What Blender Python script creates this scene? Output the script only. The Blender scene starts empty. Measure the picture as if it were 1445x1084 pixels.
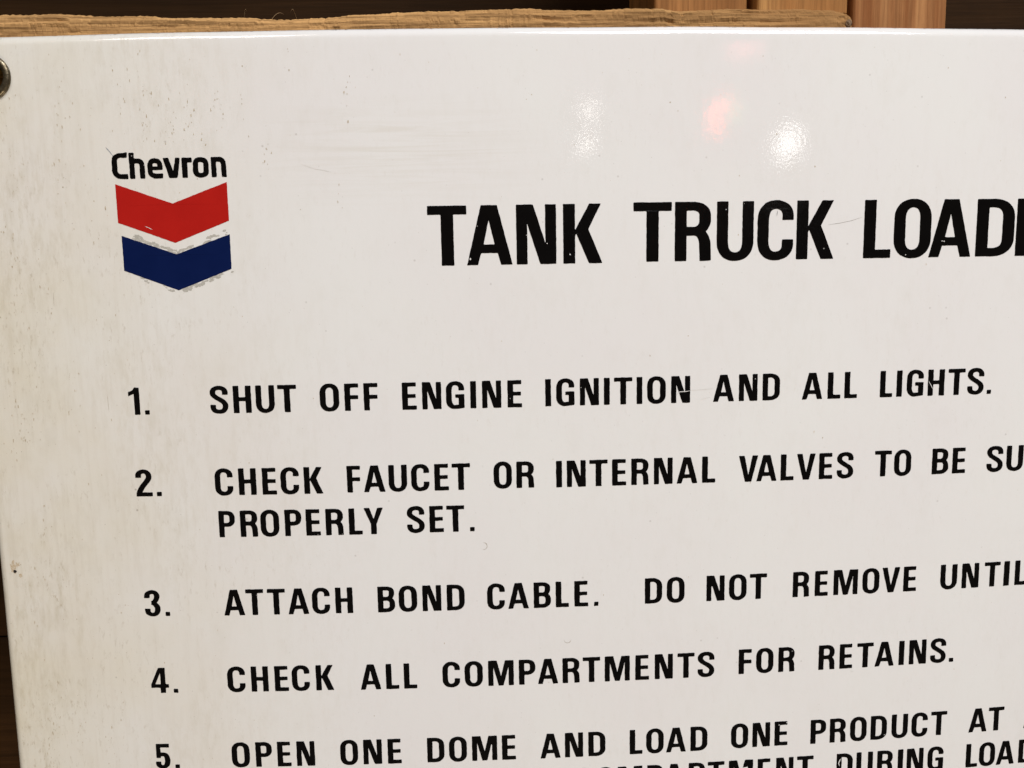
import bpy, bmesh, math, random
from mathutils import Vector, Matrix, noise
from mathutils.geometry import delaunay_2d_cdt, tessellate_polygon

SC = bpy.context.scene
COL = SC.collection
R = math.radians

# ------------------------------------------------------------------ camera
# Sign coordinates: x right, y up, z out of the enamel face, in metres, origin in
# the middle of what the photograph shows.  In the world the sign hangs upright
# with that origin 1.5 m above the floor and its face looking towards -Y.
LIFT = 1.5
S2W = Matrix(((1, 0, 0, 0), (0, 0, -1, 0), (0, 1, 0, LIFT), (0, 0, 0, 1)))
RC = Matrix(((0.99920503, -0.01832263, 0.03540609), (0.02239905, 0.99271314, -0.11840143),
             (-0.03297866, 0.11910036, 0.99233437)))
cam = bpy.data.cameras.new('camera')
cam.sensor_width = 36.0
cam.lens = 36.0 * 1085.0 / 1445.0
cam.clip_start = 0.01
cam.clip_end = 50.0
camo = bpy.data.objects.new('camera', cam)
COL.objects.link(camo)
m = RC.transposed().to_4x4()
m.translation = Vector((-0.01484, 0.053595, 0.446550))
camo.matrix_world = S2W @ m
SC.camera = camo

# ------------------------------------------------------------------ light
world = bpy.data.worlds.new('World')
SC.world = world
world.use_nodes = True
bg = world.node_tree.nodes['Background']
bg.inputs['Color'].default_value = (1.0, 0.80, 0.58, 1)
bg.inputs['Strength'].default_value = 0.05


def area(name, loc, target, sx, sy, power, col):
    l = bpy.data.lights.new(name, 'AREA')
    l.shape = 'RECTANGLE'
    l.size, l.size_y = sx, sy
    l.energy = power
    l.color = col
    o = bpy.data.objects.new(name, l)
    COL.objects.link(o)
    a = S2W @ Vector(loc)
    b = S2W @ Vector(target)
    o.location = a
    o.rotation_euler = (b - a).to_track_quat('-Z', 'Y').to_euler()
    return o


# ceiling fixtures of the room: one above right, one warmer above left
area('ceiling_light', (1.3, 3.0, 2.4), (0.15, 0.0, 0.0), 2.0, 1.6, 188.0, (0.985, 1.0, 1.05))
area('ceiling_light', (-1.6, 3.0, 2.4), (0.0, 0.0, 0.0), 1.0, 1.0, 36.0, (1.0, 0.92, 0.84))
# added warm fill from below, evening out the sign's brightness
area('low_fill', (0.2, -3.0, 1.9), (0.1, 0.0, 0.0), 1.8, 0.6, 52.0, (1.0, 0.86, 0.70))
SC.view_settings.view_transform = 'Standard'
SC.view_settings.look = 'None'
SC.view_settings.gamma = 1.0
SC.view_settings.exposure = 0.0

# ------------------------------------------------------------------ helpers


def link(name, mesh, parent=None, mats=()):
    o = bpy.data.objects.new(name, mesh)
    COL.objects.link(o)
    for mm in mats:
        mesh.materials.append(mm)
    if parent is not None:
        o.parent = parent
    return o


def from_py(name, verts, faces, mat, parent=None, smooth=False):
    me = bpy.data.meshes.new(name)
    me.from_pydata([tuple(v) for v in verts], [], faces)
    me.update()
    if smooth:
        for p in me.polygons:
            p.use_smooth = True
    return link(name, me, parent, (mat,))


def tag(o, label=None, category=None, group=None, kind=None):
    for k, v in (('label', label), ('category', category), ('group', group), ('kind', kind)):
        if v:
            o[k] = v
    return o


def surf(x, y):
    """bow of the steel sheet (metres) at sign coordinates x, y"""
    cx = max(-0.335, min(0.335, x))
    cy = max(-0.30, min(0.30, y))

    def q(a, b):
        a /= 0.3
        b /= 0.3
        return 0.01 * (-0.97151 * a * a + 0.11052 * a * b + 0.15602 * b * b)
    z = q(cx, cy)
    e = 1e-4
    if x != cx:
        z += (x - cx) * (q(cx + e, cy) - q(cx - e, cy)) / (2 * e)
    if y != cy:
        z += (y - cy) * (q(cx, cy + e) - q(cx, cy - e)) / (2 * e)
    return z


# ------------------------------------------------------------------ materials


class NT:
    def __init__(self, name):
        self.m = bpy.data.materials.new(name)
        self.m.use_nodes = True
        self.t = self.m.node_tree
        self.b = self.t.nodes['Principled BSDF']

    def n(self, typ, ins=None, **props):
        nd = self.t.nodes.new(typ)
        for k, v in props.items():
            setattr(nd, k, v)
        for k, v in (ins or {}).items():
            if isinstance(v, bpy.types.NodeSocket):
                self.t.links.new(v, nd.inputs[k])
            else:
                nd.inputs[k].default_value = v
        return nd

    def put(self, key, v):
        if isinstance(v, bpy.types.NodeSocket):
            self.t.links.new(v, self.b.inputs[key])
        else:
            self.b.inputs[key].default_value = v

    def coord(self, scale=(1, 1, 1), loc=(0, 0, 0), which='Object'):
        tc = self.n('ShaderNodeTexCoord')
        mp = self.n('ShaderNodeMapping', {'Vector': tc.outputs[which], 'Scale': scale, 'Location': loc})
        return mp.outputs[0]

    def noise(self, vec, scale, detail=4, rough=0.55, dist=0.0):
        return self.n('ShaderNodeTexNoise', {'Vector': vec, 'Scale': scale, 'Detail': detail,
                                             'Roughness': rough, 'Distortion': dist}).outputs['Fac']

    def ramp(self, fac, stops, interp='LINEAR'):
        r = self.n('ShaderNodeValToRGB', {'Fac': fac})
        cr = r.color_ramp
        cr.interpolation = interp
        while len(cr.elements) < len(stops):
            cr.elements.new(0.5)
        for e, (p, c) in zip(cr.elements, stops):
            e.position = p
            e.color = tuple(c) + (1,) if len(c) == 3 else c
        return r.outputs['Color']

    def val(self, fac, a, b, c=0.0, d=1.0):
        return self.n('ShaderNodeMapRange', {'Value': fac, 'From Min': a, 'From Max': b, 'To Min': c, 'To Max': d}).outputs[0]

    def math(self, op, a, b=0.0):
        nd = self.n('ShaderNodeMath', operation=op)
        for i, v in enumerate((a, b)):
            if isinstance(v, bpy.types.NodeSocket):
                self.t.links.new(v, nd.inputs[i])
            else:
                nd.inputs[i].default_value = v
        return nd.outputs[0]

    def mix(self, fac, a, b, mode='MIX'):
        nd = self.n('ShaderNodeMix', data_type='RGBA', blend_type=mode)
        for i, v in ((0, fac), (6, a), (7, b)):
            if isinstance(v, bpy.types.NodeSocket):
                self.t.links.new(v, nd.inputs[i])
            else:
                nd.inputs[i].default_value = v if i == 0 else tuple(v) + (1,)
        return nd.outputs[2]


def enamel_bump(M, strength=1.0):
    v = M.coord()
    a = M.noise(v, 540, 2, 0.5)
    b = M.noise(v, 900, 2, 0.6)
    c = M.noise(v, 28, 2, 0.5)
    h = M.math('ADD', M.math('MULTIPLY', a, 0.000019), M.math('MULTIPLY', b, 0.0000105))
    h = M.math('ADD', h, M.math('MULTIPLY', c, 0.00004))
    bp = M.n('ShaderNodeBump', {'Height': h, 'Strength': strength, 'Distance': 1.0})
    return bp.outputs[0]


def make_white():
    M = NT('white_enamel')
    v = M.coord(loc=(CX, YB, 0))        # back to sign coordinates
    sep = M.n('ShaderNodeSeparateXYZ', {0: v})
    x, y = sep.outputs[0], sep.outputs[1]
    base = (0.80, 0.785, 0.76)
    # slow mottling between pinkish and yellowish white
    mot = M.noise(v, 9, 3, 0.5)
    c = M.mix(M.val(mot, 0.35, 0.65), (0.765, 0.742, 0.722), (0.775, 0.764, 0.735))
    # how much grime and painted warm light: the left margin most, fading to the right
    wob = M.noise(v, 6, 3, 0.6)
    left = M.val(M.math('ADD', x, M.math('MULTIPLY', wob, 0.10)), -0.29, -0.04, 1.0, 0.08)
    left = M.math('POWER', left, 1.4)
    # yellow grime on the left margin, plus its dimmer, warmer light put into the colour
    film_light = M.noise(v, 14, 5, 0.6)
    c = M.mix(M.math('MULTIPLY', left, M.val(film_light, 0.25, 0.75, 0.30, 0.95)), c, (0.655, 0.58, 0.405))
    # downward streaks
    sv = M.coord((300, 14, 1))
    st = M.noise(sv, 1, 4, 0.65)
    sfac = M.math('MULTIPLY', M.val(st, 0.50, 0.80), left)
    c = M.mix(M.math('MULTIPLY', sfac, 0.34), c, (0.50, 0.43, 0.33))
    sv2 = M.coord((110, 9, 1), (3, 1, 0))
    st2 = M.noise(sv2, 1, 5, 0.6)
    c = M.mix(M.math('MULTIPLY', M.math('MULTIPLY', M.val(st2, 0.5, 0.8), left), 0.28), c, (0.58, 0.53, 0.42))
    # grimy ticks: short, vertical, broken by noise
    tv = M.coord((420, 130, 1), (7, 4, 0))
    tk = M.noise(tv, 1, 3, 0.75)
    region = M.noise(v, 22, 4, 0.65)
    tf = M.math('MULTIPLY', M.val(tk, 0.56, 0.72), M.val(region, 0.42, 0.62))
    tf = M.math('MULTIPLY', tf, M.math('ADD', M.math('MULTIPLY', left, 0.75), 0.08))
    c = M.mix(M.math('MULTIPLY', tf, 1.0), c, (0.40, 0.33, 0.23))
    # scattered pin specks
    for sc, th, amt, seed in ((95, 0.050, 0.80, 0), (240, 0.060, 0.60, 5)):
        vv = M.coord((1, 1, 1), (seed * 0.37, seed * 0.11, 0))
        vo = M.n('ShaderNodeTexVoronoi', {'Vector': vv, 'Scale': sc, 'Randomness': 1.0})
        rnd = M.n('ShaderNodeSeparateColor', {0: vo.outputs['Color']})
        sp = M.val(vo.outputs['Distance'], th * 1.6, th * 0.6)
        keep = M.val(rnd.outputs[0], 0.78, 0.80)
        sp = M.math('MULTIPLY', sp, keep)
        sp = M.math('MULTIPLY', sp, M.math('ADD', M.math('MULTIPLY', left, 0.7), 0.30))
        c = M.mix(M.math('MULTIPLY', sp, amt), c, (0.20, 0.155, 0.11))
    # rubbed horizontal smears, between logo and heading
    hv = M.coord((9, 190, 1), (0.7, 2, 0))
    hs = M.noise(hv, 1, 4, 0.65, 1.2)
    box = M.math('MULTIPLY', M.val(x, -0.145, -0.09), M.val(x, 0.03, -0.04))
    box = M.math('MULTIPLY', box, M.math('MULTIPLY', M.val(y, 0.10, 0.125), M.val(y, 0.165, 0.145)))
    c = M.mix(M.math('MULTIPLY', M.math('MULTIPLY', M.val(hs, 0.44, 0.66), box), 0.26), c, (0.60, 0.55, 0.45))
    # soft grey blotches
    bl = M.noise(M.coord((1, 0.6, 1), (4, 4, 0)), 75, 4, 0.6)
    bf = M.math('MULTIPLY', M.val(bl, 0.54, 0.78), M.math('ADD', M.math('MULTIPLY', left, 0.24), 0.06))
    c = M.mix(bf, c, (0.50, 0.45, 0.34))
    # mottled bloom of old dirt, fingertip sized
    b2 = M.noise(M.coord((1, 0.28, 1), (9, 2, 0)), 240, 5, 0.7)
    b2r = M.noise(M.coord((1, 0.5, 1), (2, 9, 0)), 16, 3, 0.6)
    b2f = M.math('MULTIPLY', M.math('MULTIPLY', M.val(b2, 0.46, 0.74), M.val(b2r, 0.38, 0.60)), M.math('ADD', M.math('MULTIPLY', left, 0.60), 0.05))
    c = M.mix(b2f, c, (0.49, 0.425, 0.30))
    # chips and dirt along the rolled top edge
    ce = M.noise(M.coord((1, 3, 1)), 260, 4, 0.7)
    cf = M.math('MULTIPLY', M.val(ce, 0.56, 0.62), M.val(y, 0.1988, 0.1997))
    c = M.mix(cf, c, (0.10, 0.07, 0.05))
    M.put('Base Color', c)
    M.put('Roughness', M.math('ADD', M.val(film_light, 0.3, 0.7, 0.09, 0.14), M.math('MULTIPLY', left, 0.08)))
    M.put('Normal', enamel_bump(M))
    M.put('IOR', 1.5)
    M.put('Specular IOR Level', 0.12)
    M.put('Coat Weight', 1.0)
    M.put('Coat Roughness', 0.03)
    M.t.links.new(enamel_bump(M, 1.0), M.b.inputs['Coat Normal'])
    return M.m


def make_ink(name, col, col2, speck=0.0):
    M = NT(name)
    v = M.coord()
    c = M.mix(M.val(M.noise(v, 60, 4, 0.6), 0.3, 0.7), col, col2)
    if speck:
        vo = M.n('ShaderNodeTexVoronoi', {'Vector': v, 'Scale': 190, 'Randomness': 1.0})
        rnd = M.n('ShaderNodeSeparateColor', {0: vo.outputs['Color']})
        sp = M.math('MULTIPLY', M.val(vo.outputs['Distance'], 0.085, 0.04), M.val(rnd.outputs[1], 0.955, 0.965))
        c = M.mix(M.math('MULTIPLY', sp, speck), c, (0.45, 0.43, 0.40))
    M.put('Base Color', c)
    M.put('Roughness', M.val(M.noise(v, 90, 4, 0.6), 0.3, 0.7, 0.10, 0.17))
    M.put('Normal', enamel_bump(M))
    M.put('IOR', 1.45)
    return M.m


def make_flat(name, col, rough=0.6, metal=0.0, col2=None, scale=800):
    M = NT(name)
    if col2:
        M.put('Base Color', M.mix(M.val(M.noise(M.coord(), scale, 4, 0.6), 0.35, 0.65), col, col2))
    else:
        M.put('Base Color', tuple(col) + (1,))
    M.put('Roughness', rough)
    M.put('Metallic', metal)
    return M.m


def make_wood(name, light, dark, axis, fine=1.0, seed=0.0, stripes=0.6, rough=0.7, knot=0.0, band=1.0):
    """grain running along axis 0 (x) or 2 (z) of the object"""
    M = NT(name)
    lo, hi = 1.6 * fine, 60.0 * fine
    sc = (lo, hi, hi) if axis == 0 else (hi, hi, lo)
    oi = M.n('ShaderNodeObjectInfo')
    tc = M.n('ShaderNodeTexCoord')
    off = M.n('ShaderNodeVectorMath', {0: tc.outputs['Object']}, operation='ADD')
    cmb = M.n('ShaderNodeCombineXYZ', {0: M.math('MULTIPLY', oi.outputs['Random'], 3.0), 1: seed, 2: M.math('MULTIPLY', oi.outputs['Random'], 5.0)})
    M.t.links.new(cmb.outputs[0], off.inputs[1])

    def mp(s):
        return M.n('ShaderNodeMapping', {'Vector': off.outputs[0], 'Scale': s}).outputs[0]
    wide = tuple(k * 0.35 * band if k > 10 else k * 0.6 for k in sc)
    g1 = M.noise(mp(wide), 1.0, 3, 0.5, 0.3)
    g2 = M.noise(mp(sc), 2.2, 6, 0.7, 0.4)
    g3 = M.noise(mp(tuple(k * 6 for k in sc)), 1.5, 4, 0.7)
    c = M.mix(M.val(g1, 0.38, 0.62), light, dark)
    c2 = M.mix(M.math('MULTIPLY', M.val(g2, 0.44, 0.62), stripes), c, tuple(d * 0.45 for d in dark))
    c3 = M.mix(M.math('MULTIPLY', M.val(g3, 0.46, 0.66), 0.5), c2, tuple(d * 0.55 for d in dark))
    blot = M.noise(mp((14, 14, 14)), 1.0, 4, 0.6)
    c4 = M.mix(M.math('MULTIPLY', M.val(blot, 0.42, 0.70), 0.5), c3, tuple(d * 0.7 for d in dark))
    M.put('Base Color', c4)
    M.put('Roughness', rough)
    M.put('Specular IOR Level', 0.06)
    h = M.math('ADD', M.math('MULTIPLY', g2, 0.0008), M.math('MULTIPLY', g3, 0.0004))
    bp = M.n('ShaderNodeBump', {'Height': h, 'Strength': 0.8, 'Distance': 1.0})
    M.put('Normal', bp.outputs[0])
    return M.m


XL, XR, YB, YT = -0.3115, 0.500, -0.335, 0.2004      # edges of the sign
CX = (XL + XR) / 2
WHITE = make_white()
BLACK = make_ink('black_print', (0.0018, 0.0016, 0.0018), (0.0030, 0.0026, 0.0026), 0.8)
RED = make_ink('red_print', (0.43, 0.013, 0.009), (0.39, 0.011, 0.008))
BLUE = make_ink('blue_print', (0.002, 0.008, 0.052), (0.003, 0.010, 0.060))
GREY_WEAR = make_flat('grey_worn_glaze', (0.38, 0.36, 0.31), 0.55, 0, (0.50, 0.47, 0.41), 900)
SCR_DARK = make_flat('dark_scratch', (0.30, 0.27, 0.23), 0.6)
SCR_STEEL = make_flat('steel_scratch', (0.34, 0.36, 0.38), 0.45, 0.2)
SCR_WHITE = make_flat('pale_scratch', (0.72, 0.70, 0.66), 0.5)
SCR_FAINT = make_flat('faint_scratch', (0.68, 0.65, 0.60), 0.4)
RUST = make_flat('rust_stain', (0.44, 0.33, 0.20), 0.8, 0, (0.60, 0.52, 0.40), 1500)
HOLE = make_flat('dark_pit', (0.012, 0.008, 0.006), 0.9)
STEEL = make_flat('sheet_steel', (0.20, 0.17, 0.14), 0.5, 0.6, (0.12, 0.09, 0.07), 90)

# ------------------------------------------------------------------ the sign
sign = bpy.data.objects.new('enamel_sign', None)
COL.objects.link(sign)
sign.location = (CX, 0, LIFT + YB)          # base of the sheet
sign.rotation_euler = (R(90), 0, 0)
sign.empty_display_size = 0.05
tag(sign, 'large white enamelled sign with black numbered loading instructions and a red and blue chevron emblem', 'sign')


def L(x, y, z):
    """sign coordinates (m) -> coordinates under the sign's Empty"""
    return (x - CX, y - YB, z)


def rounded_rect(x0, x1, y0, y1, r, nc=10, step=0.006):
    pts = []
    nx = max(2, int((XR - XL) / step))
    ny = max(2, int((YT - YB) / step))

    def side(ax, ay, bx, by, n):
        for i in range(n):
            t = i / n
            pts.append((ax + (bx - ax) * t, ay + (by - ay) * t))

    def corner(cx, cy, a0):
        for i in range(nc):
            a = a0 + math.pi / 2 * i / nc
            pts.append((cx + r * math.cos(a), cy + r * math.sin(a)))
    side(x0 + r, y0, x1 - r, y0, nx)
    corner(x1 - r, y0 + r, -math.pi / 2)
    side(x1, y0 + r, x1, y1 - r, ny)
    corner(x1 - r, y1 - r, 0)
    side(x1 - r, y1, x0 + r, y1, nx)
    corner(x0 + r, y1 - r, math.pi / 2)
    side(x0, y1 - r, x0, y0 + r, ny)
    corner(x0 + r, y0 + r, math.pi)
    return pts


RR = 0.0060
rings = []          # (points, z offset)
for k in range(0, 13):
    th = math.pi / 2 * k / 12
    ins = RR * (1 - math.sin(th))
    rings.append((rounded_rect(XL + ins, XR - ins, YB + ins, YT - ins, 0.020 - ins), -RR * (1 - math.cos(th))))
for dz in (-0.009, -0.012, -0.0145):
    rings.append((rounded_rect(XL, XR, YB, YT, 0.020), dz))
# return lip behind
rings.append((rounded_rect(XL + 0.006, XR - 0.006, YB + 0.006, YT - 0.006, 0.014), -0.0150))
N = len(rings[0][0])
verts, faces = [], []
for pts, dz in rings:
    for (x, y) in pts:
        # a little hand-made waviness along the rolled edge
        wv = 0.00035 * noise.noise(Vector((x * 14, y * 14, 3.1)))
        verts.append(L(x, y + wv, surf(x, y) + dz))
for k in range(len(rings) - 1):
    for i in range(N):
        j = (i + 1) % N
        faces.append((k * N + i, (k + 1) * N + i, (k + 1) * N + j, k * N + j))
# inside of the first ring: constrained Delaunay of a fine grid, minus the mounting hole
GX, GY, GR = -0.2873, 0.1778, 0.0085
ring0 = [Vector(p) for p in rings[0][0]]
hole = [Vector((GX + GR * math.cos(2 * math.pi * i / 28), GY + GR * math.sin(2 * math.pi * i / 28))) for i in range(28)]
pts2 = list(ring0) + hole
g = 0.006
nx = int((XR - XL - 2 * RR - 0.004) / g)
ny = int((YT - YB - 2 * RR - 0.004) / g)
for i in range(nx + 1):
    for j in range(ny + 1):
        x = XL + RR + 0.003 + i * (XR - XL - 2 * RR - 0.006) / nx
        y = YB + RR + 0.003 + j * (YT - YB - 2 * RR - 0.006) / ny
        # keep inside rounded corners and outside the hole
        if math.hypot(x - GX, y - GY) < GR + 0.002:
            continue
        ax = min(x - XL, XR - x)
        ay = min(y - YB, YT - y)
        if ax < 0.020 and ay < 0.020 and math.hypot(0.020 - ax, 0.020 - ay) > 0.0125:
            continue
        pts2.append(Vector((x, y)))
res = delaunay_2d_cdt(pts2, [], [list(range(N)), list(range(N, N + 28))], 1, 1e-7)
base = len(verts)
rv = res[0]
idx = []
for k, p in enumerate(rv):
    o = res[3][k]
    if o and o[0] < N:
        idx.append(o[0])
    else:
        idx.append(len(verts))
        verts.append(L(p.x, p.y, surf(p.x, p.y)))
for f in res[2]:
    c = sum((rv[i] for i in f), Vector((0, 0))) / len(f)
    if math.hypot(c.x - GX, c.y - GY) < GR * 0.985:
        continue
    a, b, c3 = [rv[i] for i in f[:3]]
    ff = [idx[i] for i in f]
    if (b - a).cross(c3 - a) < 0:
        ff.reverse()
    faces.append(tuple(ff))
sheet = from_py('sheet', verts, faces, WHITE, sign, True)

# bare steel back of the sheet, 0.9 mm behind the glaze
bv, bf = [], []
nn = 28
for j in range(nn + 1):
    for i in range(nn + 1):
        x = XL + 0.007 + (XR - XL - 0.014) * i / nn
        y = YB + 0.007 + (YT - YB - 0.014) * j / nn
        bv.append(L(x, y, surf(x, y) - 0.0022))
for j in range(nn):
    for i in range(nn):
        a = j * (nn + 1) + i
        if i < 2 and j > nn - 3:
            continue        # open behind the corner hole
        bf.append((a, a + nn + 1, a + nn + 2, a + 1))
from_py('steel_back', bv, bf, STEEL, sign, True)

# brass/steel grommet in the corner hole
GM = NT('tarnished_brass')
gn = GM.noise(GM.coord(), 320, 5, 0.65)
GM.put('Base Color', GM.ramp(gn, [(0.25, (0.035, 0.028, 0.018)), (0.5, (0.15, 0.12, 0.075)), (0.75, (0.34, 0.29, 0.20))]))
GM.put('Metallic', 0.9)
GM.put('Roughness', GM.val(gn, 0.3, 0.7, 0.5, 0.25))
GM.put('Normal', GM.n('ShaderNodeBump', {'Height': GM.math('MULTIPLY', gn, 0.0004), 'Strength': 0.7, 'Distance': 1.0}).outputs[0])


def lathe(name, prof, mat, parent, cx, cy, n=64, wob=0.0):
    vs, fs = [], []
    z0 = surf(cx, cy)
    for i in range(n):
        a = 2 * math.pi * i / n
        for (r, z) in prof:
            rr = r + wob * noise.noise(Vector((math.cos(a) * 2, math.sin(a) * 2, r * 300)))
            x, y = cx + rr * math.cos(a), cy + rr * math.sin(a)
            vs.append(L(x, y, z0 + z + (surf(x, y) - z0)))
    m_ = len(prof)
    for i in range(n):
        j = (i + 1) % n
        for k in range(m_ - 1):
            fs.append((i * m_ + k, i * m_ + k + 1, j * m_ + k + 1, j * m_ + k))
    return from_py(name, vs, fs, mat, parent, True)


gro = lathe('grommet', [(0.0118, 0.0000), (0.0120, 0.0007), (0.0117, 0.0014), (0.0110, 0.0020), (0.0100, 0.0023), (0.0090, 0.0021),
                        (0.0081, 0.0014), (0.0075, 0.0003), (0.0072, -0.002), (0.0071, -0.006), (0.0070, -0.0105)], GM.m, sign, GX, GY, wob=0.00015)
tag(gro, 'dull brass ring round the corner fixing hole')

# ------------------------------------------------------------------ lettering: outlines built as shapes
# Every glyph is drawn in a box of height 1 and of its own width, either as
# closed loops or as a union of pen strokes.
S, B = 0.212, 0.148      # stem and bar thickness


def bez(p0, p1, p2, p3, n=12):
    out = []
    for i in range(1, n + 1):
        t = i / n
        u = 1 - t
        out.append(tuple(u * u * u * p0[k] + 3 * u * u * t * p1[k] + 3 * u * t * t * p2[k] + t * t * t * p3[k] for k in (0, 1)))
    return out


def path(start, *cmds):
    """cmds: ('l', p) straight, ('q', corner, end, k) rounded quarter"""
    pts = [start]
    for c in cmds:
        if c[0] == 'l':
            pts.append(c[1])
        elif c[0] == 'q':
            p0, cn, p3 = pts[-1], c[1], c[2]
            k = c[3] if len(c) > 3 else 0.60
            pts += bez(p0, (p0[0] + (cn[0] - p0[0]) * k, p0[1] + (cn[1] - p0[1]) * k),
                       (p3[0] + (cn[0] - p3[0]) * k, p3[1] + (cn[1] - p3[1]) * k), p3)
        elif c[0] == 'b':
            pts += bez(pts[-1], c[1], c[2], c[3], 16)
    return pts


def pen(pts, s=None, b=None, closed=False):
    """quads swept by an elliptical pen: thick across stems, thin across bars"""
    s = S if s is None else s
    b = B if b is None else b
    n = len(pts)
    lft, rgt = [], []
    for i in range(n):
        if closed:
            p, q = pts[(i - 1) % n], pts[(i + 1) % n]
        else:
            p, q = pts[max(0, i - 1)], pts[min(n - 1, i + 1)]
        tx, ty = q[0] - p[0], q[1] - p[1]
        d = math.hypot(tx, ty) or 1
        nx_, ny_ = -ty / d, tx / d
        h = math.sqrt((s / 2 * nx_) ** 2 + (b / 2 * ny_) ** 2) or 1
        # pen support, kept perpendicular to the stroke
        lft.append((pts[i][0] + nx_ * h, pts[i][1] + ny_ * h))
        rgt.append((pts[i][0] - nx_ * h, pts[i][1] - ny_ * h))
    polys = []
    rng = range(n) if closed else range(n - 1)
    for i in rng:
        j = (i + 1) % n
        polys.append([rgt[i], rgt[j], lft[j], lft[i]])
    return polys


def rect(x0, y0, x1, y1):
    return [(x0, y0), (x1, y0), (x1, y1), (x0, y1)]


def glyphs():
    s, b = S, B
    G = {}
    hs, hb = s / 2, b / 2
    G['I'] = (s, 'u', [rect(0, 0, s, 1)])
    G['.'] = (.165, 'u', [rect(0, 0, .165, .155)])
    w = .66
    G['T'] = (w, 'u', [rect(0, 1 - b, w, 1), rect(w / 2 - hs, 0, w / 2 + hs, 1)])
    w = .53
    G['E'] = (w, 'u', [rect(0, 0, s, 1), rect(0, 1 - b, w * .96, 1), rect(0, .435, w * .94, .575), rect(0, 0, w, b)])
    w = .51
    G['F'] = (w, 'u', [rect(0, 0, s, 1), rect(0, 1 - b, w, 1), rect(0, .425, w * .98, .57)])
    w = .49
    G['L'] = (w, 'u', [rect(0, 0, s, 1), rect(0, 0, w, b)])
    w = .65
    G['H'] = (w, 'u', [rect(0, 0, s, 1), rect(w - s, 0, w, 1), rect(0, .435, w, .58)])
    w = .69
    bot = -.012
    G['U'] = (w, 'u', pen(path((hs, 1), ('l', (hs, .32)), ('q', (hs, bot + hb), (w / 2, bot + hb)), ('q', (w - hs, bot + hb), (w - hs, .32)), ('l', (w - hs, 1)))))
    w = .69
    t = 1.012
    G['O'] = (w, 'u', pen(path((hs, .5), ('l', (hs, .68)), ('q', (hs, t - hb), (w / 2, t - hb)), ('q', (w - hs, t - hb), (w - hs, .68)), ('l', (w - hs, .32)),
                               ('q', (w - hs, bot + hb), (w / 2, bot + hb)), ('q', (hs, bot + hb), (hs, .32)))[:-0 or None], closed=True))
    w = .675
    G['C'] = (w, 'u', pen(path((w - hs, .675), ('l', (w - hs, .74)), ('q', (w - hs, t - hb), (w / 2, t - hb)), ('q', (hs, t - hb), (hs, .68)), ('l', (hs, .32)),
                               ('q', (hs, bot + hb), (w / 2, bot + hb)), ('q', (w - hs, bot + hb), (w - hs, .27)), ('l', (w - hs, .345)))))
    w = .67
    G['G'] = (w, 'u', pen(path((w - hs, .675), ('l', (w - hs, .74)), ('q', (w - hs, t - hb), (w / 2, t - hb)), ('q', (hs, t - hb), (hs, .68)), ('l', (hs, .32)),
                               ('q', (hs, bot + hb), (w / 2 - .01, bot + hb)), ('l', (w / 2 + .12, bot + hb + .01)), ('l', (w - .03, .10))))
                     + [rect(w - s, .035, w, .53), rect(w * .5, .40, w, .53)])
    w = .67
    G['D'] = (w, 'u', [rect(0, 0, s, 1)] + pen(path((.05, 1 - hb), ('l', (.30, 1 - hb)), ('q', (w - hs, 1 - hb), (w - hs, .69)), ('l', (w - hs, .31)),
                                                    ('q', (w - hs, hb), (.30, hb)), ('l', (.05, hb)))))
    w = .63
    G['P'] = (w, 'u', [rect(0, 0, s, 1)] + pen(path((.05, 1 - hb), ('l', (.32, 1 - hb)), ('q', (w - hs, 1 - hb), (w - hs, .74)), ('l', (w - hs, .66)),
                                                    ('q', (w - hs, .395 + hb), (.32, .395 + hb)), ('l', (.05, .395 + hb)))))
    w = .66
    G['R'] = (w, 'u', [rect(0, 0, s, 1)] + pen(path((.05, 1 - hb), ('l', (.33, 1 - hb)), ('q', (w - hs - .01, 1 - hb), (w - hs - .01, .755)), ('l', (w - hs - .01, .70)),
                                                    ('q', (w - hs - .01, .43 + hb), (.33, .43 + hb)), ('l', (.05, .43 + hb))))
              + pen(path((.25, .43 + hb), ('l', (.34, .43 + hb)), ('q', (w - hs - .015, .43 + hb), (w - hs - .01, .27)), ('l', (w - hs, 0))), s=s * .98))
    w = .66
    G['B'] = (w, 'u', [rect(0, 0, s, 1)] + pen(path((.05, 1 - hb), ('l', (.33, 1 - hb)), ('q', (w - hs - .02, 1 - hb), (w - hs - .02, .78)), ('l', (w - hs - .02, .735)),
                                                    ('q', (w - hs - .02, .45 + hb), (.33, .45 + hb)), ('l', (.05, .45 + hb))))
              + pen(path((.05, .45 + hb), ('l', (.34, .45 + hb)), ('q', (w - hs, .45 + hb), (w - hs, .32)), ('l', (w - hs, .26)),
                         ('q', (w - hs, hb), (.33, hb)), ('l', (.05, hb)))))
    w = .665
    G['S'] = (w, 'u', pen(path((w - hs, .685), ('l', (w - hs, .76)), ('q', (w - hs, t - hb), (w / 2 + .01, t - hb)), ('q', (hs, t - hb), (hs, .755)),
                               ('b', (hs, .56), (w - hs, .50), (w - hs, .265)), ('q', (w - hs, bot + hb), (w / 2, bot + hb)),
                               ('q', (hs, bot + hb), (hs, .24)), ('l', (hs, .315))), s=s * .99, b=b * 1.02))
    w = .78
    G['A'] = (w, 'l', [[(0, 0), (.24 * w, 0), (.315 * w, .20), (.675 * w, .20), (.745 * w, 0), (w, 0), (.675 * w, 1), (.325 * w, 1)],
                       [(.375 * w, .345), (.49 * w, .755), (.61 * w, .345)]])
    w = .73
    G['V'] = (w, 'l', [[(0, 1), (.335 * w, 0), (.665 * w, 0), (w, 1), (.71 * w, 1), (.50 * w, .27), (.295 * w, 1)]])
    w = .71
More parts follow.
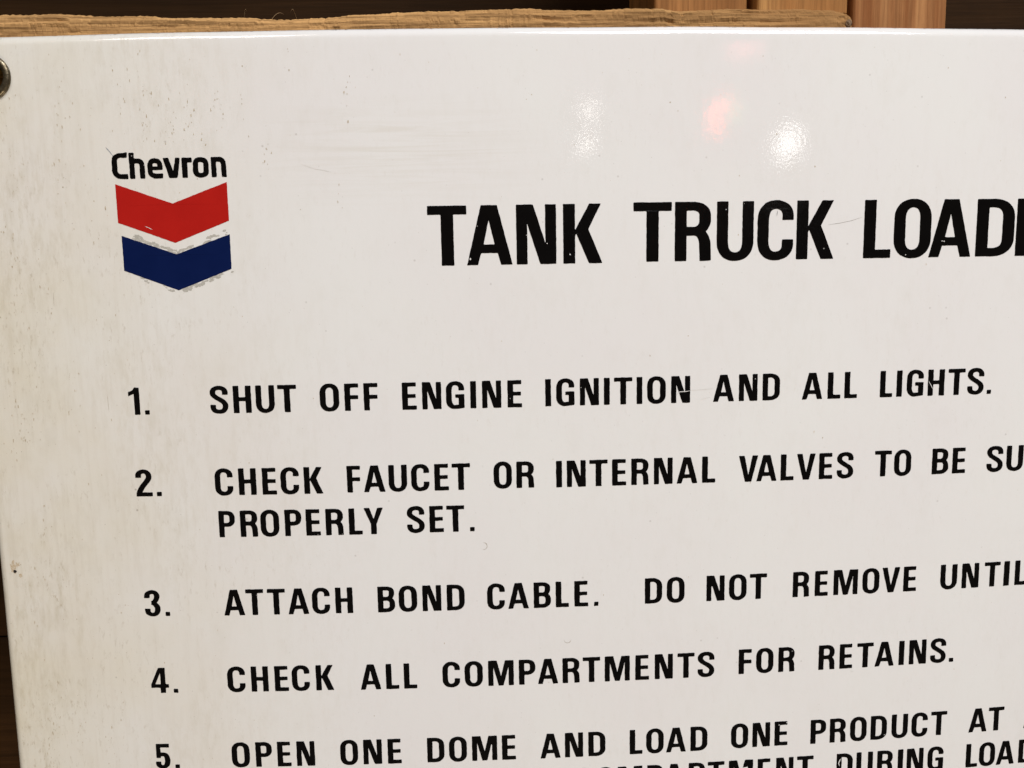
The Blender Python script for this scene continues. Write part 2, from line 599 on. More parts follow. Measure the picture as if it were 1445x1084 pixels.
    G['Y'] = (w, 'l', [[(0, 1), (.35 * w, .39), (.35 * w, 0), (.65 * w, 0), (.65 * w, .39), (w, 1), (.70 * w, 1), (.50 * w, .58), (.30 * w, 1)]])
    w = .70
    G['N'] = (w, 'l', [[(0, 0), (.275 * w, 0), (.275 * w, .68), (.595 * w, 0), (w, 0), (w, 1), (.725 * w, 1), (.725 * w, .36), (.425 * w, 1), (0, 1)]])
    w = .97
    G['M'] = (w, 'l', [[(0, 0), (.205 * w, 0), (.205 * w, .74), (.40 * w, 0), (.60 * w, 0), (.795 * w, .74), (.795 * w, 0), (w, 0), (w, 1), (.66 * w, 1),
                        (.50 * w, .37), (.345 * w, 1), (0, 1)]])
    w = .69
    G['K'] = (w, 'l', [[(0, 0), (.305 * w, 0), (.305 * w, .47), (.335 * w, .50), (.655 * w, 0), (w, 0), (.645 * w, .575), (.965 * w, 1), (.665 * w, 1),
                        (.335 * w, .60), (.305 * w, .565), (.305 * w, 1), (0, 1)]])
    w = .405
    G['1'] = (w, 'l', [[(.20, 0), (w, 0), (w, 1), (.235, 1), (.16, .905), (0, .835), (0, .68), (.20, .775)]])
    w = .60
    G['2'] = (w, 'u', pen(path((hs, .70), ('l', (hs, .765)), ('q', (hs, t - hb), (w / 2, t - hb)), ('q', (w - hs, t - hb), (w - hs, .735)),
                               ('b', (w - hs, .58), (hs + .01, .33), (hs + .0, .06)))) + [rect(.0, 0, w, b), rect(0, 0, s, .10)])
    w = .59
    G['3'] = (w, 'u', pen(path((hs, .71), ('l', (hs, .77)), ('q', (hs, t - hb), (w / 2, t - hb)), ('q', (w - hs - .01, t - hb), (w - hs - .01, .76)),
                               ('q', (w - hs - .01, .52), (.25, .52), .5)))
              + pen(path((.25, .52), ('q', (w - hs, .52), (w - hs, .28), .5), ('q', (w - hs, bot + hb), (w / 2, bot + hb)), ('q', (hs, bot + hb), (hs, .23)), ('l', (hs, .29)))))
    w = .675
    G['4'] = (w, 'l', [[(.52 * w, 0), (.82 * w, 0), (.82 * w, .205), (w, .205), (w, .345), (.82 * w, .345), (.82 * w, 1), (.44 * w, 1), (0, .34), (0, .205), (.52 * w, .205)],
                       [(.24 * w, .345), (.54 * w, .80), (.54 * w, .345)]])
    w = .565
    G['5'] = (w, 'u', [rect(.035, 1 - b, w - .02, 1), rect(.035, .43, .035 + s * .8, 1)]
              + pen(path((.12, .53), ('l', (.20, .565)), ('l', (.29, .575)), ('q', (w - hs, .575), (w - hs, .33)), ('q', (w - hs, bot + hb), (w / 2 - .01, bot + hb)),
                         ('q', (hs, bot + hb), (hs, .22)), ('l', (hs, .28)))))
    return G


def glyphs_logo():
    """round-cornered logotype letters; unit = height of its capital"""
    s, b = .205, .190
    hs, hb = s / 2, b / 2
    xh = .775
    G = {}
    P = lambda *a, **k: pen(*a, s=s, b=b, **k)
    w = .60
    G['C'] = (w, 'u', P(path((w, 1 - hb), ('l', (.36, 1 - hb)), ('q', (hs, 1 - hb), (hs, .68), .62), ('l', (hs, .33)), ('q', (hs, hb), (.36, hb), .62), ('l', (w, hb))))
              + [[(w - .10, .98), (w - .03, 1.03), (w - .002, 1.0), (w - .002, .84), (w - .1, .84)]])
    w = .60
    G['h'] = (w, 'u', [rect(0, 0, s, 1)] + P(path((.05, xh - hb + .01), ('l', (.32, xh - hb + .01)), ('q', (w - hs, xh - hb + .01), (w - hs, .48), .62), ('l', (w - hs, 0)))))
    w = .60
    G['e'] = (w, 'u', P(path((w, hb * .95), ('l', (.34, hb * .95)), ('q', (hs, hb * .95), (hs, .26), .62), ('l', (hs, .50)), ('q', (hs, xh - hb), (w / 2, xh - hb), .62),
                             ('q', (w - hs, xh - hb), (w - hs, .49), .62), ('l', (w - hs, .315))))
              + [rect(.12, .315, w - .03, .45)])
    w = .65
    G['v'] = (w, 'l', [[(0, xh), (.31 * w, 0), (.80 * w, 0), (w, xh), (.72 * w, xh), (.565 * w, .26), (.33 * w, xh)]])
    w = .385
    G['r'] = (w, 'u', [rect(0, 0, s, xh), rect(0, xh - b, w, xh)])
    w = .61
    G['o'] = (w, 'u', P(path((hs, .39), ('l', (hs, .50)), ('q', (hs, xh - hb + .01), (w / 2, xh - hb + .01), .66), ('q', (w - hs, xh - hb + .01), (w - hs, .50), .66),
                             ('l', (w - hs, .27)), ('q', (w - hs, hb - .01), (w / 2, hb - .01), .66), ('q', (hs, hb - .01), (hs, .27), .66)), closed=True))
    w = .60
    G['n'] = (w, 'u', [rect(0, 0, s, xh)] + P(path((.05, xh - hb), ('l', (.34, xh - hb)), ('q', (w - hs, xh - hb), (w - hs, .47), .62), ('l', (w - hs, 0)))))
    return G


def union_loops(polys):
    vs, fs = [], []
    for p in polys:
        # drop degenerate quads
        ar = 0
        for i in range(len(p)):
            a, b = p[i], p[(i + 1) % len(p)]
            ar += a[0] * b[1] - a[1] * b[0]
        if abs(ar) < 1e-7:
            continue
        if ar < 0:
            p = p[::-1]
        fs.append(list(range(len(vs), len(vs) + len(p))))
        vs += [Vector(q) for q in p]
    r = delaunay_2d_cdt(vs, [], fs, 1, 1e-5)
    V = r[0]
    F = [f for f, src in zip(r[2], r[5]) if src]     # drop the counters enclosed by strokes
    ed = {}
    for f in F:
        f = list(f)
        a, b, c = [V[i] for i in f[:3]]
        if (b - a).cross(c - a) < 0:
            f.reverse()
        for i in range(len(f)):
            ed[(f[i], f[(i + 1) % len(f)])] = 1
    nxt = {}
    for (a, b) in ed:
        if (b, a) not in ed:
            nxt.setdefault(a, []).append(b)
    loops = []
    while nxt:
        st = next(iter(nxt))
        lp, cur = [], st
        while cur in nxt:
            lp.append(cur)
            o = nxt[cur]
            n2 = o.pop()
            if not o:
                del nxt[cur]
            cur = n2
            if cur == st:
                break
        if len(lp) > 2:
            loops.append([tuple(V[i]) for i in lp])
    good = []
    for lp in loops:
        ar = sum(lp[i][0] * lp[(i + 1) % len(lp)][1] - lp[i][1] * lp[(i + 1) % len(lp)][0] for i in range(len(lp)))
        if abs(ar) > 2e-4:
            good.append(lp)
    return good


def simplify(lp, tol=1e-4):
    out = []
    n = len(lp)
    for i in range(n):
        a, p, c = lp[i - 1], lp[i], lp[(i + 1) % n]
        if math.hypot(p[0] - a[0], p[1] - a[1]) < tol:
            continue
        cr = abs((p[0] - a[0]) * (c[1] - p[1]) - (p[1] - a[1]) * (c[0] - p[0]))
        ln = math.hypot(c[0] - a[0], c[1] - a[1])
        if ln > 0 and cr / ln < tol * .3:
            continue
        out.append(p)
    return out


GL = {}
for src, key in ((glyphs(), 'n'), (glyphs_logo(), 'g')):
    for ch, (w, typ, data) in src.items():
        loops = data if typ == 'l' else union_loops(data)
        GL[(key, ch)] = (w, [simplify(l) for l in loops])


def soften(lp, r):
    """round the sharp corners of a loop (metres)"""
    out = []
    n = len(lp)
    for i in range(n):
        a, p, c = Vector(lp[i - 1]), Vector(lp[i]), Vector(lp[(i + 1) % n])
        d1, d2 = a - p, c - p
        l1, l2 = d1.length, d2.length
        if l1 < 1e-7 or l2 < 1e-7:
            continue
        ang = math.pi - d1.angle(d2)
        if ang > R(28):
            rr = min(r, l1 * .42, l2 * .42)
            s0, s1 = p + d1 / l1 * rr, p + d2 / l2 * rr
            for t in (0, .33, .67, 1):
                u = 1 - t
                out.append(s0 * u * u + p * 2 * u * t + s1 * t * t)
        else:
            out.append(p)
    return out


def resample(lp, step):
    out = []
    n = len(lp)
    for i in range(n):
        a, b = lp[i], lp[(i + 1) % n]
        k = max(1, int(math.ceil((b - a).length / step)))
        for j in range(k):
            out.append(a.lerp(b, j / k))
    return out


def wobble(lp, amp, seed):
    n = len(lp)
    out = []
    for i, p in enumerate(lp):
        t = lp[(i + 1) % n] - lp[i - 1]
        if t.length < 1e-9:
            out.append(p)
            continue
        nn_ = Vector((-t.y, t.x)).normalized()
        q = Vector((p.x * 420, p.y * 420, seed))
        q2 = Vector((p.x * 1500, p.y * 1500, seed + 9))
        out.append(p + nn_ * amp * (noise.noise(q) * 1.0 + noise.noise(q2) * 0.6))
    return out


def print_mesh(bm, loops, z, depth=0.00012):
    """one raised layer of fired colour with an outline given by loops (first the outer)"""
    polys = [[Vector((p.x, p.y, 0)) for p in lp] for lp in loops]
    flat = [p for lp in polys for p in lp]
    tris = tessellate_polygon(polys)
    top = [bm.verts.new(L(p.x, p.y, surf(p.x, p.y) + z)) for p in flat]
    for t in tris:
        a, b, c = (flat[i] for i in t)
        cr = (b.x - a.x) * (c.y - a.y) - (b.y - a.y) * (c.x - a.x)
        if abs(cr) < 1e-14:
            continue
        tt = t if cr > 0 else t[::-1]
        try:
            bm.faces.new([top[i] for i in tt])
        except ValueError:
            pass
    k = 0
    for lp in polys:
        n = len(lp)
        ar = sum(lp[i].x * lp[(i + 1) % n].y - lp[i].y * lp[(i + 1) % n].x for i in range(n))
        lo = [bm.verts.new(L(p.x, p.y, surf(p.x, p.y) + z - depth)) for p in lp]
        for i in range(n):
            j = (i + 1) % n
            q = [lo[i], lo[j], top[k + j], top[k + i]]
            try:
                bm.faces.new(q)
            except ValueError:
                pass
        k += n


def finish(name, bm, mat, parent, label=None):
    me = bpy.data.meshes.new(name)
    bm.to_mesh(me)
    bm.free()
    o = link(name, me, parent, (mat,))
    if label:
        o['label'] = label
    return o


def add_glyph(bm, font, ch, x0, x1, y0, h, z, seed, corner, amp):
    w, loops = GL[(font, ch)]
    sx = (x1 - x0) / w
    out = []
    for lp in loops:
        q = [(x0 + p[0] * sx, y0 + p[1] * h) for p in lp]
        q = soften(q, corner)
        q = resample(q, 0.0012)
        out.append(wobble(q, amp, seed))
    out.sort(key=lambda l: -max(p.x for p in l) + min(p.x for p in l))
    print_mesh(bm, out, z)


WORDS = [
    ('TANK', 69.12, 'H', [(-46.5, -24.17), (-24.52, 1.73), (4.04, 26.91), (30.92, 53.49)]),
    ('TRUCK', 69.41, 'H', [(71.48, 93.79), (95.65, 117.07), (120.21, 141.96), (144.24, 165.71), (167.59, 190.3)]),
    ('LOADING', 69.39, 'H', [(208.3, 224.97), (226.68, 249.64), (248.62, 275.0), (277.93, 302.07), (303.3, 310.35), (314.35, 337.22), (341.22, 362.62)]),
    ('1.', -13.76, 's', [(-223.8, -217.3), (-214.63, -211.89)]),
    ('SHUT', -13.77, 's', [(-176.16, -165.59), (-162.66, -152.09), (-149.5, -138.51), (-136.68, -125.76)]),
    ('OFF', -13.7, 's', [(-112.22, -100.95), (-97.84, -89.62), (-86.68, -78.47)]),
    ('ENGINE', -13.79, 's', [(-64.36, -55.84), (-52.64, -41.48), (-38.76, -28.0), (-24.54, -21.11), (-17.64, -6.41), (-2.75, 5.73)]),
    ('IGNITION', -13.61, 's', [(19.44, 22.82), (25.88, 36.6), (39.84, 51.08), (54.04, 57.53), (60.07, 70.97), (73.49, 76.93), (79.76, 90.92), (94.1, 105.53)]),
    ('AND', -13.52, 's', [(119.38, 132.1), (134.98, 146.26), (149.36, 159.98)]),
    ('ALL', -13.69, 's', [(173.55, 186.2), (189.42, 197.35), (199.82, 207.75)]),
    ('LIGHTS.', -13.74, 's', [(222.06, 229.96), (232.44, 235.98), (238.91, 249.54), (252.32, 262.9), (265.26, 276.15), (277.66, 288.4), (290.55, 293.35)]),
    ('2.', -62.61, 's', [(-223.3, -213.6), (-211.11, -208.28)]),
    ('CHECK', -62.79, 's', [(-176.47, -165.75), (-162.42, -152.0), (-148.51, -140.01), (-137.67, -126.83), (-123.86, -112.64)]),
    ('FAUCET', -62.57, 's', [(-98.55, -90.58), (-88.72, -76.01), (-74.02, -63.13), (-60.7, -49.98), (-46.99, -38.44), (-36.67, -25.85)]),
    ('OR', -62.31, 's', [(-11.9, -1.07), (1.59, 12.15)]),
    ('INTERNAL', -62.56, 's', [(25.27, 28.78), (31.64, 43.0), (45.15, 56.12), (58.78, 67.33), (70.33, 80.87), (84.0, 95.34), (97.78, 110.51), (113.25, 121.41)]),
    ('VALVES', -62.86, 's', [(135.69, 147.55), (146.58, 159.2), (161.61, 169.74), (171.63, 183.26), (185.51, 193.99), (196.66, 207.19)]),
    ('TO', -62.69, 's', [(220.6, 231.32), (233.01, 243.95)]),
    ('BE', -62.64, 's', [(257.41, 268.1), (270.66, 279.24)]),
    ('SURE', -62.61, 's', [(293.15, 303.99), (306.18, 317.37), (320.77, 331.28), (334.68, 343.18)]),
    ('PROPERLY', -88.27, 's', [(-175.62, -165.99), (-162.92, -152.54), (-150.91, -139.79), (-136.5, -126.53), (-124.0, -115.37), (-112.25, -101.71), (-98.52, -90.47), (-89.51, -78.09)]),
    ('SET.', -88.0, 's', [(-64.05, -53.55), (-50.67, -42.18), (-40.53, -29.79), (-26.62, -23.95)]),
    ('3.', -136.48, 's', [(-223.43, -213.94), (-211.16, -208.4)]),
    ('ATTACH', -136.81, 's', [(-175.69, -163.16), (-162.41, -151.69), (-149.45, -138.7), (-137.13, -124.57), (-122.69, -111.9), (-108.67, -98.2)]),
    ('BOND', -136.86, 's', [(-83.27, -72.91), (-70.65, -59.56), (-56.4, -45.1), (-41.7, -30.97)]),
    ('CABLE.', -137.03, 's', [(-17.42, -6.68), (-4.76, 7.75), (10.77, 21.19), (24.14, 32.12), (35.46, 43.89), (47.51, 50.17)]),
    ('DO', -136.91, 's', [(78.64, 89.33), (92.13, 103.18)]),
    ('NOT', -136.87, 's', [(116.79, 128.09), (130.83, 141.87), (143.87, 154.63)]),
    ('REMOVE', -136.87, 's', [(171.03, 181.48), (185.08, 193.48), (197.03, 212.61), (215.59, 226.6), (228.34, 239.92), (242.28, 250.7)]),
    ('UNTIL', -136.91, 's', [(266.59, 277.71), (280.89, 292.23), (295.93, 306.6), (309.07, 312.91), (316.55, 324.57)]),
    ('4.', -185.29, 's', [(-223.06, -212.25), (-209.48, -206.73)]),
    ('CHECK', -185.41, 's', [(-176.43, -165.55), (-161.96, -151.52), (-147.73, -139.27), (-137.25, -126.38), (-122.6, -111.7)]),
    ('ALL', -185.73, 's', [(-95.66, -83.15), (-80.13, -72.15), (-69.25, -61.19)]),
    ('COMPARTMENTS', -185.72, 's', [(-45.75, -35.01), (-32.24, -21.13), (-17.85, -2.19), (0.92, 11.11), (12.51, 25.07), (27.75, 38.32), (40.27, 51.04), (53.79, 69.35), (72.78, 81.3), (84.9, 96.19), (99.11, 109.79), (111.72, 122.36)]),
    ('FOR', -185.12, 's', [(137.64, 145.89), (148.79, 159.81), (162.93, 173.39)]),
    ('RETAINS.', -185.23, 's', [(188.82, 199.34), (202.4, 210.79), (213.83, 224.62), (225.55, 238.12), (241.28, 244.9), (248.1, 259.52), (262.24, 272.79), (275.05, 277.92)]),
    ('5.', -234.27, 's', [(-223.63, -214.59), (-211.78, -208.95)]),
    ('OPEN', -234.18, 's', [(-176.64, -165.55), (-161.88, -151.84), (-148.58, -140.16), (-136.71, -125.54)]),
    ('ONE', -234.17, 's', [(-109.95, -99.02), (-95.78, -84.36), (-80.81, -72.37)]),
    ('DOME', -234.21, 's', [(-56.53, -45.96), (-43.06, -32.03), (-28.87, -13.34), (-10.4, -1.73)]),
    ('AND', -234.38, 's', [(13.42, 26.01), (28.75, 40.05), (43.28, 53.99)]),
    ('LOAD', -234.31, 's', [(69.23, 77.28), (79.65, 90.66), (92.2, 104.82), (107.64, 118.44)]),
    ('ONE', -233.96, 's', [(133.51, 144.52), (147.29, 158.64), (161.49, 170.07)]),
    ('PRODUCT', -234.34, 's', [(184.9, 195.13), (197.54, 208.1), (210.91, 221.83), (224.5, 235.31), (238.46, 249.35), (251.84, 262.68), (264.88, 275.75)]),
    ('AT', -234.31, 's', [(290.83, 303.29), (304.34, 315.05)]),
    ('A', -234.27, 's', [(329.02, 341.61)]),
    ('COMPARTMENT', -258.31, 's', [(35.03, 45.82), (48.25, 59.29), (61.65, 77.23), (80.28, 90.3), (91.07, 103.66), (106.62, 117.13), (118.8, 129.6), (132.4, 147.99), (151.01, 159.51), (162.99, 174.29), (176.57, 187.37)]),
    ('DURING', -258.31, 's', [(202.63, 213.33), (215.79, 226.8), (229.71, 240.22), (243.57, 247.1), (249.58, 260.89), (263.74, 274.44)]),
    ('LOAD', -258.31, 's', [(290.04, 298.06), (299.18, 310.22), (311.15, 323.74), (326.64, 337.34)]),
]

TOPZ = 0.00012
for wi, (text, y, size, xs) in enumerate(WORDS):
    bm = bmesh.new()
    h = 0.03365 if size == 'H' else 0.0160
    for ci, (ch, (a, b)) in enumerate(zip(text, xs)):
        add_glyph(bm, 'n', ch, a / 1000, b / 1000, y / 1000, h, TOPZ, wi * 3.7 + ci * 1.3,
                  0.00042 if size == 's' else 0.0005, 0.00013 if size == 's' else 0.00013)
    if text[0].isdigit():
        finish('printed_number', bm, BLACK, sign, 'black number %s in the left margin' % text.rstrip('.'))
    else:
        finish('printed_word', bm, BLACK, sign, ('large' if size == 'H' else 'small') + ' black word %s' % text)

# logo: wordmark and two chevrons
bm = bmesh.new()
for ci, (ch, a, b) in enumerate((('C', -222.9, -213.9), ('h', -213.0, -204.3), ('e', -202.8, -194.2), ('v', -193.9, -184.2),
                                 ('r', -183.4, -177.5), ('o', -177.2, -168.3), ('n', -166.9, -158.4))):
    add_glyph(bm, 'g', ch, a / 1000, b / 1000, 0.12072, 0.01425, TOPZ, 50 + ci, 0.0006, 0.00020)
finish('wordmark', bm, BLACK, sign, 'black lowercase-style wordmark above the chevrons')
for pts, mat, nm, lab in (([(-221.8, 117.95), (-190.05, 106.65), (-158.67, 117.95), (-158.68, 96.55), (-190.05, 84.75), (-221.83, 96.55)], RED, 'chevron', 'upper red chevron of the logo'),
                          ([(-220.43, 89.25), (-189.75, 78.3), (-158.81, 89.0), (-158.84, 69.6), (-189.9, 57.9), (-220.46, 69.6)], BLUE, 'chevron', 'lower dark blue chevron of the logo')):
    bm = bmesh.new()
    q = [Vector((a / 1000, b / 1000)) for a, b in pts][::-1]
    q = soften(q, 0.0003)
    q = wobble(resample(q, 0.0010), 0.00012, 77)
    print_mesh(bm, [q], TOPZ)
    finish(nm, bm, mat, sign, lab)

# ------------------------------------------------------------------ wear: chips, scratches, worn patches
rnd = random.Random(11)


def blob(bm, x, y, rx, ry, z, seed, rough=.45, n=14, rot=0.0):
    lp = []
    for i in range(n):
        a = 2 * math.pi * i / n
        k = 1 + rough * noise.noise(Vector((math.cos(a) * 1.7, math.sin(a) * 1.7, seed))) * 2
        px_, py_ = rx * k * math.cos(a), ry * k * math.sin(a)
        lp.append(Vector((x + px_ * math.cos(rot) - py_ * math.sin(rot), y + px_ * math.sin(rot) + py_ * math.cos(rot))))
    print_mesh(bm, [lp], z, 0.00004)


def scratch(pts, w, z, mat, label, seed=0, name='scratch'):
    bm = bmesh.new()
    P = [Vector((a / 1000, b / 1000)) for a, b in pts]
    Q = []
    for i in range(len(P) - 1):
        k = max(2, int((P[i + 1] - P[i]).length / 0.0008))
        for j in range(k):
            Q.append(P[i].lerp(P[i + 1], j / k))
    Q.append(P[-1])
    up, dn = [], []
    for i, p in enumerate(Q):
        t = (Q[min(i + 1, len(Q) - 1)] - Q[max(i - 1, 0)]).normalized()
        nn_ = Vector((-t.y, t.x))
        e = min(1, 4 * min(i, len(Q) - 1 - i) / len(Q) + .15)
        ww = w / 2 * e * (.7 + .8 * abs(noise.noise(Vector((p.x * 900, p.y * 900, seed)))))
        up.append(p + nn_ * ww)
        dn.append(p - nn_ * ww)
    print_mesh(bm, [dn + up[::-1]], z, 0.00003)
    finish(name, bm, mat, sign, label)


scratch([(-225.6, 138.4), (-223.6, 135.9), (-221.4, 132.9)], .00055, .00006, SCR_STEEL, 'short grey scratch at the top left of the wordmark', 1)
scratch([(186.5, 89.0), (193.5, 89.9), (200.5, 91.2), (207.0, 93.2)], .00022, .00006, SCR_DARK, 'hairline scratch between the second and third heading words', 2)
scratch([(97.0, -8.6), (99.2, -7.0), (103.3, -6.9), (106.0, -6.4)], .00050, .00017, SCR_WHITE, 'pale scratch across the last N of IGNITION', 3)
scratch([(106.0, -6.4), (112.0, -6.1), (119.5, -5.7)], .00030, .00006, SCR_FAINT, 'faint end of the scratch beside IGNITION', 4)
scratch([(252.6, -4.6), (254.0, -6.8), (255.8, -10.0)], .00035, .00017, SCR_WHITE, 'pale nick on the H of LIGHTS', 5)
scratch([(-206.6, 94.3), (-204.6, 93.4), (-202.6, 92.4)], .00030, .00017, SCR_WHITE, 'pale nick in the red chevron', 6)
scratch([(204.6, -250.6), (204.0, -248.6), (205.2, -245.6)], .00070, .00017, SCR_WHITE, 'pale chip on the D of DURING', 7)
scratch([(155.6, 94.5), (155.9, 97.5)], .00030, .00017, make_flat('dull_scratch', (0.12, 0.12, 0.12), 0.5), 'dull nick on the C of the heading', 8)
scratch([(-116.0, 126.9), (-109.0, 124.3), (-103.6, 123.4), (-99.8, 122.3)], .00035, .00006, SCR_FAINT, 'fine rubbed line left of the heading', 9)
scratch([(112.0, -12.0), (118.0, -10.5)], .00022, .00006, SCR_FAINT, 'very faint short scratch below the long pale one', 10)
scratch([(-236.0, -1.5), (-235.8, -12.0)], .00022, .00006, make_flat('streak', (.42, .37, .29), .7), 'thin brown run in the left margin', 12)
scratch([(-262.5, 58.0), (-262.8, 50.0)], .00022, .00006, bpy.data.materials['streak'], 'thin brown run near the left edge', 13)

# white pin-chips inside the black print
bm = bmesh.new()
for (x, y, r) in ((-22.6, 72.6, .55), (34.8, 74.3, .34), (21.6, 80.7, .25), (9.8, 85.6, .2), (258.0, 78.6, .35), (256.8, 78.8, .3), (234.5, 71.0, .25),
                  (143.3, 72.9, .22), (125.5, 98.5, .22), (136.1, 101.6, .14), (-183.2, 88.3, 0), (175.4, -242.2, .3), (139.3, -204.9, .3), (164.6, -197.8, .25),
                  (-67.6, -188.6, 0), (-3.6, -11.2, .3), (-1.2, -8.5, .2), (188.4, -42.9, .2), (117.5, -76.5, .2), (211.0, -187.3, .3), (164.3, -220.2, .3), (169.4, -219.0, .35),
                  (-18.2, -48.7, .25), (233.8, -231.5, .25), (40.5, -3.0, .2), (147.4, 1.0, .3), (144.8, -0.5, .25)):
    if r:
        blob(bm, x / 1000, y / 1000, r / 1000, r / 1000, .00016, x, .35, 10)
finish('paint_chip', bm, SCR_WHITE, sign, 'tiny pale pin-chips in the black letters')['kind'] = 'stuff'

# grey overprint worn along the blue chevron
bm = bmesh.new()


def along(a, b, t, off):
    p = Vector(a).lerp(Vector(b), t)
    d = (Vector(b) - Vector(a)).normalized()
    return p.x - d.y * off, p.y + d.x * off


k = 0
for (a, b, t0, t1, cnt, o0, o1, big) in (((-220.4, 89.3), (-189.75, 78.3), .24, .52, 34, .3, 2.4, .9), ((-220.4, 89.3), (-189.75, 78.3), .55, 1.0, 34, .2, 1.9, .65),
                                         ((-189.75, 78.3), (-158.8, 89.0), .02, .42, 26, .2, 1.6, .55), ((-189.75, 78.3), (-158.8, 89.0), .50, .82, 38, .3, 2.9, .8),
                                         ((-189.75, 78.3), (-158.8, 89.0), .93, .99, 10, .5, 3.4, .4),
                                         ((-220.4, 69.6), (-189.9, 57.9), .26, .50, 12, -2.2, -.5, .42), ((-220.4, 69.6), (-189.9, 57.9), .72, .92, 14, -1.9, -.3, .5),
                                         ((-189.9, 57.9), (-158.8, 69.6), .05, .50, 42, -2.6, -.4, .75), ((-189.9, 57.9), (-158.8, 69.6), .50, .86, 30, -1.9, -.3, .6),
                                         ((-189.9, 57.9), (-158.8, 69.6), .96, .99, 3, -1.9, -1.2, .3)):
    for i in range(cnt):
        t = t0 + (t1 - t0) * rnd.random()
        off = o0 + (o1 - o0) * rnd.random() ** 1.3
        x, y = along(a, b, t, off)
        if abs(off) < .25:
            continue
        if rnd.random() < .55:
            continue
        rl = 2.6 * big * (.35 + .65 * rnd.random())
        rs = min(rl * .5, abs(off) * .75 + .08)
        k += 1
        ang = math.atan2(b[1] - a[1], b[0] - a[0])
        blob(bm, x / 1000, y / 1000, rl / 1000, rs / 1000, .00003 + k * 2.5e-7, k * 3.3, .42, 18, ang)
worn = finish('worn_patch', bm, GREY_WEAR, sign, 'grey worn flecks along the edges of the blue chevron')
worn['kind'] = 'stuff'

# rust chip near the left edge, with a pit
bm = bmesh.new()
blob(bm, -.3013, -.1052, .0018, .0026, .00004, 3, .5, 20)
blob(bm, -.2985, -.1035, .0014, .0010, .00005, 8, .6, 14)
blob(bm, -.2974, -.1103, .0010, .0010, .00005, 12, .6, 14)
blob(bm, -.3010, -.1018, .0008, .0014, .00006, 14, .6, 12)
finish('rust_stain', bm, RUST, sign, 'small brown rust stain near the left edge')
bm = bmesh.new()
blob(bm, -.3005, -.1078, .0011, .0009, .00012, 5, .25, 14)
finish('rust_pit', bm, HOLE, sign, 'black pit inside the rust stain')


def ring_mark(x, y, r, a0, a1, w, mat, label):
    pts = [(x + r * math.cos(a0 + (a1 - a0) * i / 14), y + r * 1.1 * math.sin(a0 + (a1 - a0) * i / 14)) for i in range(15)]
    scratch(pts, w, .00006, mat, label, x, 'ring_mark')


FAINT_BROWN = make_flat('faint_brown', (.40, .35, .27), .5)
ring_mark(31.0, -157.6, 2.2, R(185), R(355), .00032, FAINT_BROWN, 'faint round mark above COMPARTMENTS')
ring_mark(-18.6, -97.4, 1.9, R(-110), R(100), .00032, FAINT_BROWN, 'faint round mark right of SET')

# scattered dirt specks lying on the glaze
bm = bmesh.new()
for (x, y, r) in ((-155.5, -43.5, .35), (-116.0, -6.0, .3), (104.0, 26.0, .3), (92.4, 158.2, .45), (14.0, 163, .3), (11.0, 160.5, .25)):
    blob(bm, x / 1000, y / 1000, r / 1000, r / 1000, .00005, x, .4, 8)
for i in range(420):
    if i < 250:
        x = -.303 + abs(rnd.gauss(0, .075))
        y = rnd.uniform(-.30, .192)
    else:
        x = rnd.uniform(-.30, .48)
        y = rnd.uniform(-.32, .192) if i < 330 else .192 - abs(rnd.gauss(0, .05))
    if x > .48 or math.hypot(x - GX, y - GY) < .014:
        continue
    r = (.00009 + .00022 * rnd.random() ** 3)
    el = 1 + 2.2 * rnd.random() ** 2
    blob(bm, x, y, r, r * el, .00004 + i * 1e-7, i * 1.7, .5, 7)
for c_ in range(70):
    if c_ < 46:
        cx_, cy_ = -.300 + abs(rnd.gauss(0, .035)), rnd.uniform(-.28, .185)
    else:
        cx_, cy_ = rnd.uniform(-.29, -.08), rnd.uniform(.10, .188)
    for i in range(rnd.randint(4, 13)):
        x, y = cx_ + rnd.gauss(0, .0022), cy_ + rnd.gauss(0, .0075)
        if x < -.304 or y > .192 or math.hypot(x - GX, y - GY) < .014:
            continue
        if -.226 < x < -.155 and .055 < y < .138:
            continue        # keep the printed emblem clean
        r = .00010 + .00026 * rnd.random() ** 2
        blob(bm, x, y, r, r * (1 + 2.5 * rnd.random()), .00009 + c_ * 1e-6 + i * 5e-8, i * 1.7 + c_, .5, 7)
finish('dirt_speck', bm, make_flat('dirt', (.40, .32, .21), .8, 0, (.60, .53, .41), 260), sign, 'scattered brown dirt specks')['kind'] = 'stuff'

# ------------------------------------------------------------------ wood behind the sign


def W3(x, y, z):
    return Vector((x, -z, y + LIFT))


BOARD = make_wood('weathered_board', (0.68, 0.39, 0.155), (0.38, 0.20, 0.075), 0, 4.0, 1.0, .85, .85, band=.6)
BOARD_RIM = BOARD


def board_top(x):
    t = [(-700, 216), (-285, 215.7), (-262, 216.2), (-236, 215.1), (-166, 213.7), (-122, 212.3), (-104, 213.0), (-84, 214.9), (-62, 215.9), (-30, 216.5),
         (14, 217.4), (34, 216.4), (56, 216.4), (74, 217.3), (92, 217.0), (102, 215.7), (118, 216.2), (138, 216.8), (156, 216.1), (172, 216.3), (190, 215.6), (206, 214.8), (230, 214)]
    x *= 1000
    for (a, ya), (b, yb) in zip(t, t[1:]):
        if a <= x <= b:
            u = (x - a) / (b - a)
            u = u * u * (3 - 2 * u)
            base_ = ya + (yb - ya) * u
            break
    else:
        base_ = 215
    n = noise.fractal(Vector((x * .05, 0, 5)), 1.0, 2.0, 4) * .45 + noise.fractal(Vector((x * .35, 3, 5)), 1.0, 2.0, 4) * .42
    return (base_ + n + 1.1) / 1000


